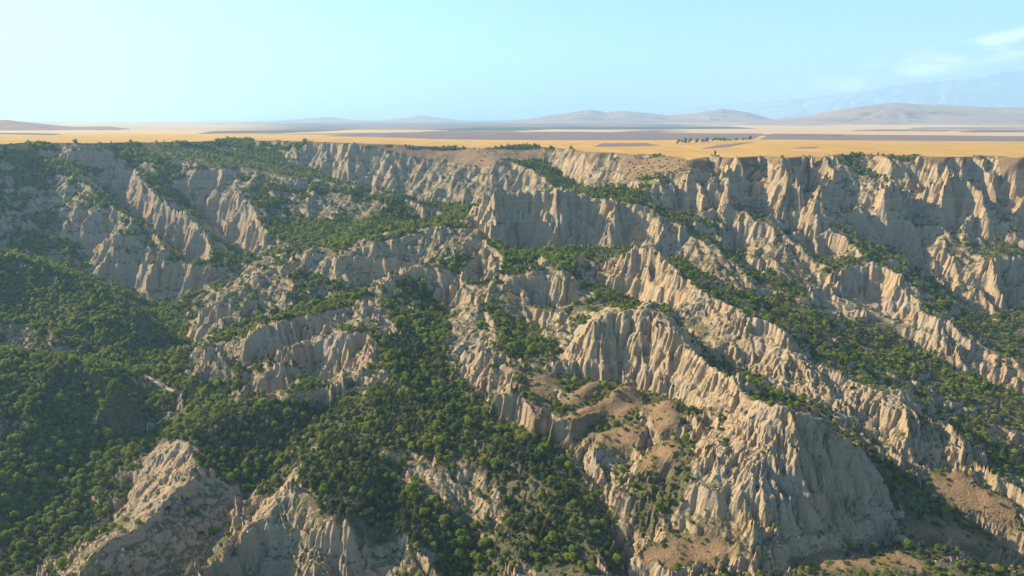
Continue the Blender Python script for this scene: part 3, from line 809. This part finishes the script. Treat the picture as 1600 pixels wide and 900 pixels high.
field('ploughed_patch', [(1235, 232.4), (1268, 231.9), (1281, 229.6), (1252, 230)], M_PLOUGH, 'small ploughed patch in the golden field', .5)
r = np.random.default_rng(3)
for k in range(9):
    x0 = r.uniform(1180, 1560); y0 = r.uniform(196.5, 212.5); wd = r.uniform(60, 260); th = r.uniform(.5, 1.5)
    field('ploughed_field' if k % 3 else 'stubble_field', [(x0, y0), (x0 + wd, y0 + r.uniform(-.3, .5)), (x0 + wd + 20, y0 - th), (x0 + 25, y0 - th)], (M_PLOUGH, M_PALE)[k % 3 == 0], None, 2.6 + .25 * k)

def hills(name, D, prof, depth, m, label, seed, gul=.3):
    px = np.array([p[0] for p in prof], float); py = np.array([p[1] for p in prof], float)
    n1, n2 = 260, 60
    q = np.linspace(px[0], px[-1], n1); t = np.linspace(-1, 1, n2)
    Q, T = np.meshgrid(q, t)
    ang = (Q - 800) / F / cP * .965
    Yd = D + T * depth
    Xd = ang * Yd
    v = (450 - np.interp(q, px, py)) / F
    tan = (v * cP - sP) / (cP + v * sP)
    top = CAMZ + D * tan
    base = plateau(np.zeros(1) + ang[0] * D, np.zeros(1) + D)[0] if False else plateau(Xd, Yd)
    hh = np.clip(top[None, :] - base, 0, None)
    prf = np.clip(1 - np.abs(T), 0, 1) ** .85
    rg = 1 - np.abs(fbm(Xd + 400 * fbm(Xd, Yd, 900, 2, seed), Yd, depth * .55, 5, seed + 3)) * 2
    zz = base - 3 + hh * prf * (1 - gul * (1 - prf) * 2.2 * (1 - rg)) + hh * .05 * fbm(Xd, Yd, depth * .2, 3, seed + 9) * prf
    zz = np.where(hh < 1, base - 6, zz)
    i = np.arange(Q.size).reshape(Q.shape)
    o = mesh_obj(name, np.stack([Xd, Yd, zz], -1).reshape(-1, 3), np.stack([i[:-1, :-1], i[:-1, 1:], i[1:, 1:], i[1:, :-1]], -1).reshape(-1, 4), m)
    o['label'] = label
def hill_material(name, c0, c1, c2, s):
    m, n, b = mat(name); N = NB(n)
    pos = N.new('ShaderNodeNewGeometry').outputs['Position']
    c = N.mix(N.range(N.noise(pos, s, 5, .6), .35, .65), c0, c1)
    c = N.mix(N.range(N.noise(pos, s * 4, 5, .7), .52, .66), c, c2)
    N.put(b.inputs['Base Color'], c)
    return m
M_HILL = hill_material('dry_hill', (.28, .165, .11), (.37, .235, .155), (.10, .085, .065), .0011)
M_HILL2 = hill_material('reddish_hill', (.20, .095, .06), (.26, .13, .085), (.09, .06, .05), .002)
M_MOUNT = hill_material('mountain_rock_hazed', (.38, .37, .36), (.44, .42, .4), (.3, .31, .29), .0006)  # rock colours lightened to fade the range, like haze put into the colour
hills('hills', 9000, [(1120, 196), (1190, 188), (1240, 181), (1290, 172), (1340, 164), (1380, 160), (1420, 162), (1470, 164), (1520, 166), (1600, 168), (1700, 172), (1850, 180), (2050, 197)], 1900, M_HILL, 'broad dry hills rising behind the pale fields at the right', 11)
hills('hills', 11000, [(730, 197), (790, 189), (830, 184), (870, 178), (920, 171), (945, 175), (970, 172), (1000, 175), (1040, 180), (1080, 176), (1120, 169), (1160, 175), (1195, 185), (1250, 197)], 1700, M_HILL, 'low rugged hills in the middle of the skyline', 23)
hills('hills', 14000, [(230, 202), (330, 196), (420, 190), (520, 182), (560, 187), (600, 188), (660, 180), (700, 185), (740, 191), (830, 200)], 2000, M_HILL, 'pale blue hazy hills left of the middle hills', 37)
hills('hills', 4300, [(-700, 200), (-300, 188), (-80, 184), (0, 187), (30, 186.5), (90, 193.5), (130, 197.5), (180, 196.5), (230, 202), (280, 206), (320, 214)], 700, M_HILL2, 'reddish dry hills behind the canyon rim at the left', 41)
hills('mountains', 24000, [(900, 198), (1000, 176), (1100, 163), (1180, 158), (1260, 150), (1330, 142), (1380, 131), (1430, 126), (1480, 121), (1540, 110), (1600, 104), (1700, 92), (1850, 110), (2050, 150), (2200, 197)], 900, M_MOUNT, 'high blue mountains fading into haze at the right', 53)

# ------------------------------------------------------------------ the dirt track in the left valley
def hitpix(px, py):
    v = (450 - py) / F
    d = np.array([(px - 800) / F, cP + v * sP, v * cP - sP])
    yy = np.geomspace(256, 1800, 1500); t = yy / d[1]
    k = np.nonzero(CAMZ + d[2] * t < zsample(d[0] * t, yy))[0]
    k = k[0] if len(k) else 1499
    return d[0] * t[k], yy[k]
M_TRACK = flat_material('track_dust', (.30, .24, .165), (.38, .30, .21), .2)
TRACKS = [([(228, 586), (236, 593), (247, 599), (258, 605), (270, 611), (280, 618), (285, 626), (280, 636), (268, 645), (255, 655), (243, 664), (232, 674)], 1.6)]
track_pts = []
for pxl, hw in TRACKS:
    p = np.array([hitpix(*q) for q in pxl])
    s = np.linspace(0, len(p) - 1, 8 * len(p))
    c = np.stack([np.interp(s, np.arange(len(p)), p[:, k]) for k in (0, 1)], -1)
    c[:, 0] += 1.2 * fbm(c[:, 0], c[:, 1], 14, 2, 8)
    track_pts.append((c, hw))
    d = np.gradient(c, axis=0); d /= np.linalg.norm(d, axis=1)[:, None] + 1e-6
    nn = np.stack([-d[:, 1], d[:, 0]], -1)
    o5 = np.linspace(-1, 1, 5)
    wv = hw * (1 + .35 * fbm(c[:, 0], c[:, 1], 9, 2, 15))
    g = c[:, None, :] + nn[:, None, :] * (o5[None, :, None] * wv[:, None, None])
    z = zsample(g[..., 0], g[..., 1]) + .25
    vv = np.concatenate([g, z[..., None]], -1)
    i = np.arange(z.size).reshape(z.shape)
    o = mesh_obj('dirt_track', vv.reshape(-1, 3), np.stack([i[:-1, :-1], i[:-1, 1:], i[1:, 1:], i[1:, :-1]], -1).reshape(-1, 4), M_TRACK)
    o['label'] = 'pale dirt track winding along the wooded valley floor'

# ------------------------------------------------------------------ trees
def lumps(kind, seed, n):
    """crown as many small leaf-clump faces spread over several uneven lobes"""
    r = np.random.default_rng(seed)
    L = []
    if kind == 'broad':
        nl, H0, W0 = 9, 5.2, 2.3
        for k in range(nl):
            a = r.uniform(0, 6.28); q = r.uniform(.1, .75) * W0
            L.append((q * math.cos(a), q * math.sin(a), r.uniform(1.7, 3.7), r.uniform(.9, 1.55)))
        L.append((0, 0, 3.7, 1.45))
    elif kind == 'ever':
        nl, H0, W0 = 8, 5.6, 1.7
        for k in range(nl):
            a = r.uniform(0, 6.28); z = r.uniform(1.1, 3.9); q = r.uniform(.2, .8) * W0 * (1 - z / 7)
            L.append((q * math.cos(a), q * math.sin(a), z, r.uniform(.8, 1.3)))
        L.append((0, 0, 4.4, .95))
    else:
        for k in range(5):
            a = r.uniform(0, 6.28); q = r.uniform(.1, .9)
            L.append((q * math.cos(a), q * math.sin(a), r.uniform(.3, .8), r.uniform(.5, .85)))
    L = np.array(L)
    wts = L[:, 3] ** 2; k = r.choice(len(L), n, p=wts / wts.sum())
    d = r.normal(size=(n, 3)); d[:, 2] = np.where(d[:, 2] < -.35, -d[:, 2], d[:, 2]); d /= np.linalg.norm(d, axis=1)[:, None]
    rad = L[k, 3] * r.uniform(.72, 1.08, n)
    c = L[k, :3] + d * rad[:, None]
    nrm = d + r.normal(size=(n, 3)) * .45; nrm /= np.linalg.norm(nrm, axis=1)[:, None]
    up = r.normal(size=(n, 3)); t = np.cross(nrm, up); t /= np.linalg.norm(t, axis=1)[:, None]; bt = np.cross(nrm, t)
    area_ = 4 * math.pi * (L[:, 3] ** 2).sum() * .55
    s = math.sqrt(area_ / n) * .82 * r.uniform(.6, 1.35, n)[:, None]
    q = np.stack([c + t * s * .95, c + bt * s * .6 + nrm * s * .18, c - t * s * .95, c - bt * s * .6 - nrm * s * .1], 1)
    return q.reshape(-1, 3), np.arange(4 * n).reshape(n, 4), np.repeat(r.uniform(0, 1, n), 4)
def trunk_geo(h, r0, seed):
    r = np.random.default_rng(seed); V_, F_ = [], []
    def limb(p0, p1, a, b_):
        s = 5; o = len(V_); p0 = np.array(p0); p1 = np.array(p1)
        d = (p1 - p0) / np.linalg.norm(p1 - p0); u = np.cross(d, (1, .2, .1)); u /= np.linalg.norm(u); v = np.cross(d, u)
        for p, rr in ((p0, a), (p1, b_)):
            for k in range(s):
                V_.append(p + rr * (math.cos(k * 6.283 / s) * u + math.sin(k * 6.283 / s) * v))
        for k in range(s): F_.append((o + k, o + (k + 1) % s, o + s + (k + 1) % s, o + s + k))
    limb((0, 0, -.8), (.08, .05, h * .5), r0, r0 * .7)
    for k in range(4):
        a = k * 1.57 + r.uniform(0, 1); limb((.08, .05, h * (.32 + .05 * k)), (math.cos(a) * h * .28, math.sin(a) * h * .28, h * .68), r0 * .5, r0 * .18)
    return np.array(V_), np.array(F_)
VARIANTS = {}
def tree_meshes(key, kind, seed, n, m, h, r0):
    v, f, tone = lumps(kind, seed, n)
    o = mesh_obj(key, v, f, m, None, False); me = o.data; bpy.data.objects.remove(o)
    a = me.attributes.new('tone', 'FLOAT', 'POINT'); a.data.foreach_set('value', tone.astype(np.float32))
    tk = None
    if r0:
        tv, tf = trunk_geo(h, r0, seed); o = mesh_obj(key + '_trunk', tv, tf, M_BARK, None); tk = o.data; bpy.data.objects.remove(o)
    VARIANTS[key] = (me, tk)
for k in range(4):
    tree_meshes('broad%d' % k, 'broad', 100 + k, 520, M_BRIGHT, 4.2, .2)
    tree_meshes('ever%d' % k, 'ever', 200 + k, 460, M_DARK, 4.2, .18)
for k in range(3):
    tree_meshes('bush%d' % k, 'bush', 300 + k, 150, M_BRIGHT if k < 2 else M_DARK, 1, 0)
    tree_meshes('farbroad%d' % k, 'broad', 400 + k, 130, M_BRIGHT, 1, 0)
    tree_meshes('farever%d' % k, 'ever', 500 + k, 120, M_DARK, 1, 0)

def scatter(sp, seed, y0, y1):
    r = np.random.default_rng(seed)
    out = []
    for ya in np.arange(y0, y1, sp):
        xa = np.arange(-1.15 * ya, 1.15 * ya, sp)
        out.append(np.stack([xa, np.full_like(xa, ya)], -1))
    p = np.concatenate(out); p += r.uniform(-.55, .55, p.shape) * sp
    return p, r
DARKM = np.maximum.reduce([to_mask(b_, 8) for b_ in WOODS[:3]])
def S(A, p): return zsample(p[:, 0], p[:, 1], A)
def pixel(p, z):
    dz = z - CAMZ
    f_ = p[:, 1] * cP - dz * sP; up_ = p[:, 1] * sP + dz * cP
    return 800 + F * p[:, 0] / f_, 450 - F * up_ / f_, f_
P1, r = scatter(3.15, 21, 258, 1780)
z = S(Z, P1); bb = S(bare, P1); dd = S(dry, P1); pp = S(PL, P1); sl_ = S(ssl, P1); wd = S(wood, P1); dk = S(DARKM, P1)
px, py, dist = pixel(P1, z)
left = sstep(900, 640, px)
patch = fbm(P1[:, 0], P1[:, 1], 45, 4, 71)
dens = (1 - np.clip(bb * 1.5, 0, 1)) * (1 - np.clip(dd * 1.6, 0, .985)) * (1 - np.clip(pp * 3, 0, 1))
dens *= np.clip(left * .95 + (1 - left) * (.74 + 1.25 * patch), 0.05, 1)
dens = np.maximum(dens, np.clip(.93 + .9 * fbm(P1[:, 0], P1[:, 1], 22, 3, 72), .35, .97) * wd * (1 - bb))
dens *= 1 - sstep(1.0, 1.9, sl_)
dens *= 1 - .85 * S(olive, P1)
rimz = sstep(.02, .2, pp) * sstep(.85, .5, pp)
dens = np.maximum(dens, .22 * rimz * sstep(-.1, .3, patch))
dens = np.maximum(dens, .030 * (1 - pp) * sstep(1.4, .8, sl_))
for c, hw in track_pts:
    d = np.full(len(P1), 1e9)
    for q in c: d = np.minimum(d, np.hypot(P1[:, 0] - q[0], (P1[:, 1] - q[1] + 5) * .45))
    dens[d < hw + 2.6] = 0
keep = r.uniform(size=len(P1)) < dens
P1, z, px, py, dist, dk, bb, dd, wd = [a_[keep] for a_ in (P1, z, px, py, dist, dk, bb, dd, wd)]
n = len(P1)
darkp = np.clip(.35 + .8 * fbm(P1[:, 0], P1[:, 1], 70, 3, 81) - .22 * sstep(700, 200, px) + .55 * dk, .08, .93)
ever = r.uniform(size=n) < darkp
scl = np.clip(r.lognormal(0.0, .34, n), .42, 1.9) * np.where(px > 900, .62, .78)
small = (bb > .5) | (dd > .5) | (r.uniform(size=n) < np.where(px > 900, .35, .12))
rot = r.uniform(0, 6.28, n)
inframe = (px > -10) & (px < 1610) & (py > 180) & (py < 915)
print('trees', n, round(time.time() - T0, 1))

# the 300 that show largest: own objects
cand = np.nonzero(inframe & ~small & (dist < 620))[0]
cand = cand[np.argsort(dist[cand] / scl[cand])][:1600]
vis = np.ones(len(cand), bool)
tz = z[cand] + 3.5 * scl[cand]
for t in np.linspace(.5, .985, 60):
    xx_, yy_ = P1[cand, 0] * t, P1[cand, 1] * t
    g = yy_ > 256
    vis &= ~(g & (zsample(xx_, np.maximum(yy_, 256)) > CAMZ + (tz - CAMZ) * t))
own = cand[vis][:300]
own_set = np.zeros(n, bool); own_set[own] = True
ZONES = [(300, 'on the wooded slope at the lower left', 'trees on the wooded left slope'),
         (545, 'in the wood between the two near pale cliffs', 'trees between the near cliffs'),
         (800, 'in the dense wood on the central foreground hill', 'trees of the central foreground wood'),
         (1000, 'in the gully wood left of the pale peak', 'trees in the gully left of the peak'),
         (1300, 'on the dry brown slope below the pale peak', 'trees on the dry brown slope'),
         (1700, 'on the scrubby slope right of the pale peak', 'trees right of the pale peak')]
for i in own:
    ev = bool(ever[i])
    zn = next(zq for zq in ZONES if px[i] < zq[0])
    me, tk = VARIANTS[('ever%d' if ev else 'broad%d') % r.integers(4)]
    nm = 'evergreen_tree' if ev else 'broadleaf_tree'
    t = bpy.data.objects.new(nm, None); COL.objects.link(t)
    t.empty_display_size = .5
    t.location = (P1[i, 0], P1[i, 1], z[i] - .15); t.rotation_euler = (0, 0, rot[i]); t.scale = tuple(scl[i] * r.uniform(.8, 1.22, 3))
    t['category'] = 'tree'
    sz = 'large ' if scl[i] > 1.2 else ('small ' if scl[i] < .85 else '')
    t['label'] = sz + ('dark green bushy tree ' if ev else 'bright green round tree ') + zn[1]
    t['group'] = sz + ('dark ' if ev else 'bright ') + zn[2]
    for q, dn in ((tk, 'trunk'), (me, 'crown')):
        c = bpy.data.objects.new(dn, q); COL.objects.link(c); c.parent = t

# the rest of the wood, too many to count: one object, instanced
lib = bpy.data.collections.new('tree_kinds')
ORDER = []
def lib_add(key):
    o = bpy.data.objects.new('kind_%02d' % len(ORDER), VARIANTS[key][0]); lib.objects.link(o); ORDER.append(key)
def boulder(key, seed):
    r = np.random.default_rng(seed)
    t = (1 + 5 ** .5) / 2
    v = np.array([(-1, t, 0), (1, t, 0), (-1, -t, 0), (1, -t, 0), (0, -1, t), (0, 1, t), (0, -1, -t), (0, 1, -t), (t, 0, -1), (t, 0, 1), (-t, 0, -1), (-t, 0, 1)]) / 1.9
    f = np.array([(0, 11, 5), (0, 5, 1), (0, 1, 7), (0, 7, 10), (0, 10, 11), (1, 5, 9), (5, 11, 4), (11, 10, 2), (10, 7, 6), (7, 1, 8), (3, 9, 4), (3, 4, 2), (3, 2, 6), (3, 6, 8), (3, 8, 9), (4, 9, 5), (2, 4, 11), (6, 2, 10), (8, 6, 7), (9, 8, 1)])
    v = v * r.uniform(.6, 1.25, (12, 1)) * np.array([1, .8, .6])
    o = mesh_obj(key, v, f, M_ROCK, None, False); VARIANTS[key] = (o.data, None); bpy.data.objects.remove(o)
M_ROCK = flat_material('loose_rock', (.36, .27, .17), (.50, .40, .28), .7)
for k in range(3): boulder('rock%d' % k, 600 + k)
for key in ['broad%d' % k for k in range(4)] + ['ever%d' % k for k in range(4)] + ['bush%d' % k for k in range(3)] + ['farbroad%d' % k for k in range(3)] + ['farever%d' % k for k in range(3)] + ['rock%d' % k for k in range(3)]: lib_add(key)
def forest(name, pts, zz_, var, scl_, rot_):
    me = bpy.data.meshes.new(name)
    me.vertices.add(len(pts)); me.vertices.foreach_set('co', np.column_stack([pts, zz_]).astype(np.float32).ravel())
    for an, ty, dat in (('kind', 'INT', var.astype(np.int32)), ('turn', 'FLOAT', rot_.astype(np.float32))):
        a = me.attributes.new(an, ty, 'POINT'); a.data.foreach_set('value', dat)
    rs = np.random.default_rng(len(pts))
    sv = scl_[:, None] * rs.uniform(.78, 1.25, (len(pts), 3))
    a = me.attributes.new('size', 'FLOAT_VECTOR', 'POINT'); a.data.foreach_set('vector', sv.astype(np.float32).ravel())
    me.update()
    o = bpy.data.objects.new(name, me); COL.objects.link(o); o['kind'] = 'stuff'
    ng = bpy.data.node_groups.new(name, 'GeometryNodeTree')
    ng.interface.new_socket('Geometry', in_out='INPUT', socket_type='NodeSocketGeometry')
    ng.interface.new_socket('Geometry', in_out='OUTPUT', socket_type='NodeSocketGeometry')
    gi = ng.nodes.new('NodeGroupInput'); go = ng.nodes.new('NodeGroupOutput')
    iop = ng.nodes.new('GeometryNodeInstanceOnPoints'); ci = ng.nodes.new('GeometryNodeCollectionInfo')
    ci.inputs['Collection'].default_value = lib; ci.inputs['Separate Children'].default_value = True; ci.inputs['Reset Children'].default_value = True
    iop.inputs['Pick Instance'].default_value = True
    def at(nm_, ty):
        q = ng.nodes.new('GeometryNodeInputNamedAttribute'); q.data_type = ty; q.inputs['Name'].default_value = nm_; return q.outputs['Attribute']
    cx = ng.nodes.new('ShaderNodeCombineXYZ')
    ng.links.new(at('turn', 'FLOAT'), cx.inputs[2])
    e2r = ng.nodes.new('FunctionNodeEulerToRotation'); ng.links.new(cx.outputs[0], e2r.inputs[0])
    ng.links.new(gi.outputs[0], iop.inputs['Points']); ng.links.new(ci.outputs[0], iop.inputs['Instance'])
    ng.links.new(at('kind', 'INT'), iop.inputs['Instance Index'])
    ng.links.new(e2r.outputs[0], iop.inputs['Rotation']); ng.links.new(at('size', 'FLOAT_VECTOR'), iop.inputs['Scale'])
    ng.links.new(iop.outputs[0], go.inputs[0])
    md = o.modifiers.new('scatter', 'NODES'); md.node_group = ng
    return o
farr = dist > 620
var = np.where(farr, np.where(ever, 14, 11) + r.integers(0, 3, n), np.where(ever, 4, 0) + r.integers(0, 4, n))
var = np.where(small, 8 + r.integers(0, 3, n), var)
scl2 = np.where(small, scl * r.uniform(.8, 1.7, n), scl)
tr_ = ~own_set & ~small
o = forest('woodland', P1[tr_], z[tr_] - .15, var[tr_], scl2[tr_], rot[tr_])
o['label'] = 'green woodland covering the valley floors and shaded slopes'
# scrub: low bushes
P2, r2 = scatter(4.6, 33, 258, 1200)
z2 = S(Z, P2); b2 = S(bare, P2); c2_ = S(clean, P2); d2 = S(dry, P2); p2 = S(PL, P2); s2 = S(ssl, P2)
q2 = fbm(P2[:, 0], P2[:, 1], 25, 3, 95)
k2 = r2.uniform(size=len(P2)) < np.clip((1 - p2) * ((1 - b2) * .42 + .16 * b2 * (1 - .85 * c2_) + .05 * d2) * (1 + q2) * (1 - sstep(1.2, 2.2, s2)), 0, 1)
P2, z2 = P2[k2], z2[k2]; n2 = len(P2)
o = forest('scrub', np.vstack([P1[small], P2]), np.concatenate([z[small] - .1, z2 - .1]), np.concatenate([var[small], 8 + r2.integers(0, 3, n2)]),
       np.concatenate([scl2[small], r2.uniform(.55, 1.5, n2)]), np.concatenate([rot[small], r2.uniform(0, 6.28, n2)]))
o['label'] = 'low scrub dotted over the slopes between the trees'

# loose rock fallen from the cliffs
P3, r3 = scatter(3.2, 44, 258, 760)
s3 = S(ssl, P3); b3 = S(bare, P3); b3s = S(sm(bare, 14), P3); w3 = S(wood, P3)
k3 = r3.uniform(size=len(P3)) < np.clip(.3 * b3s * sstep(1.1, .5, s3) * (1 - .8 * w3) * (1 + 1.5 * fbm(P3[:, 0], P3[:, 1], 18, 3, 99)), 0, 1)
P3 = P3[k3]; n3 = len(P3)
o = forest('rubble', P3, S(Z, P3), 17 + r3.integers(0, 3, n3), np.clip(r3.lognormal(-.75, .55, n3), .15, 1.8), r3.uniform(0, 6.28, n3))
o['label'] = 'loose fallen rock scattered below the pale cliffs'

# the row of trees on the golden plain
r = np.random.default_rng(12)
for k in range(34):
    s = k / 33
    qx = 1058 + 118 * s + r.normal() * 2.5; qy = 224.4 - 6.0 * s + r.normal() * .55
    x, y, zz_ = on_plain(qx, qy)
    if y < 1800: zz_ = float(zsample(x, y))
    ev = r.uniform() < .6
    t = bpy.data.objects.new('windbreak_tree', None); COL.objects.link(t)
    sc_ = r.uniform(1.1, 2.1) * (1.25 if k in (4, 5, 13, 20) else 1)
    t.location = (x, y, zz_ - .2); t.rotation_euler = (0, 0, r.uniform(0, 6)); t.scale = (sc_ * 1.2, sc_ * 1.2, sc_)
    t['category'] = 'tree'; t['label'] = 'dark tree in the row across the golden plain'; t['group'] = 'tree row on the golden plain'
    me, tk = VARIANTS[('ever%d' if ev else 'broad%d') % r.integers(4)]
    for q, dn in ((tk, 'trunk'), (me, 'crown')):
        c = bpy.data.objects.new(dn, q); COL.objects.link(c); c.parent = t

# ------------------------------------------------------------------ haze: the air between the viewer and the far hills
hz = bpy.data.materials.new('haze'); hz.use_nodes = True
hn = hz.node_tree; hn.nodes.clear()
ho = hn.nodes.new('ShaderNodeOutputMaterial'); hv = hn.nodes.new('ShaderNodeVolumePrincipled')
hv.inputs['Color'].default_value = HAZE_COLOR
hv.inputs['Density'].default_value = HAZE_DENSITY
hv.inputs['Anisotropy'].default_value = HAZE_G
hn.links.new(hv.outputs[0], ho.inputs['Volume'])
bx0, bx1, by0, by1, bz0, bz1 = -62000, 62000, -2500, 25600, float(Z.min()) - 1.5, 2350
vv = [(x, y, z_) for z_ in (bz0, bz1) for y in (by0, by1) for x in (bx0, bx1)]
ff = [(0, 2, 3, 1), (4, 5, 7, 6), (0, 1, 5, 4), (2, 6, 7, 3), (0, 4, 6, 2), (1, 3, 7, 5)]
haze = mesh_obj('haze', vv, ff, hz, 'stuff', False)
haze['label'] = 'pale blue air haze over the canyon and plain'
print('done', round(time.time() - T0, 1))
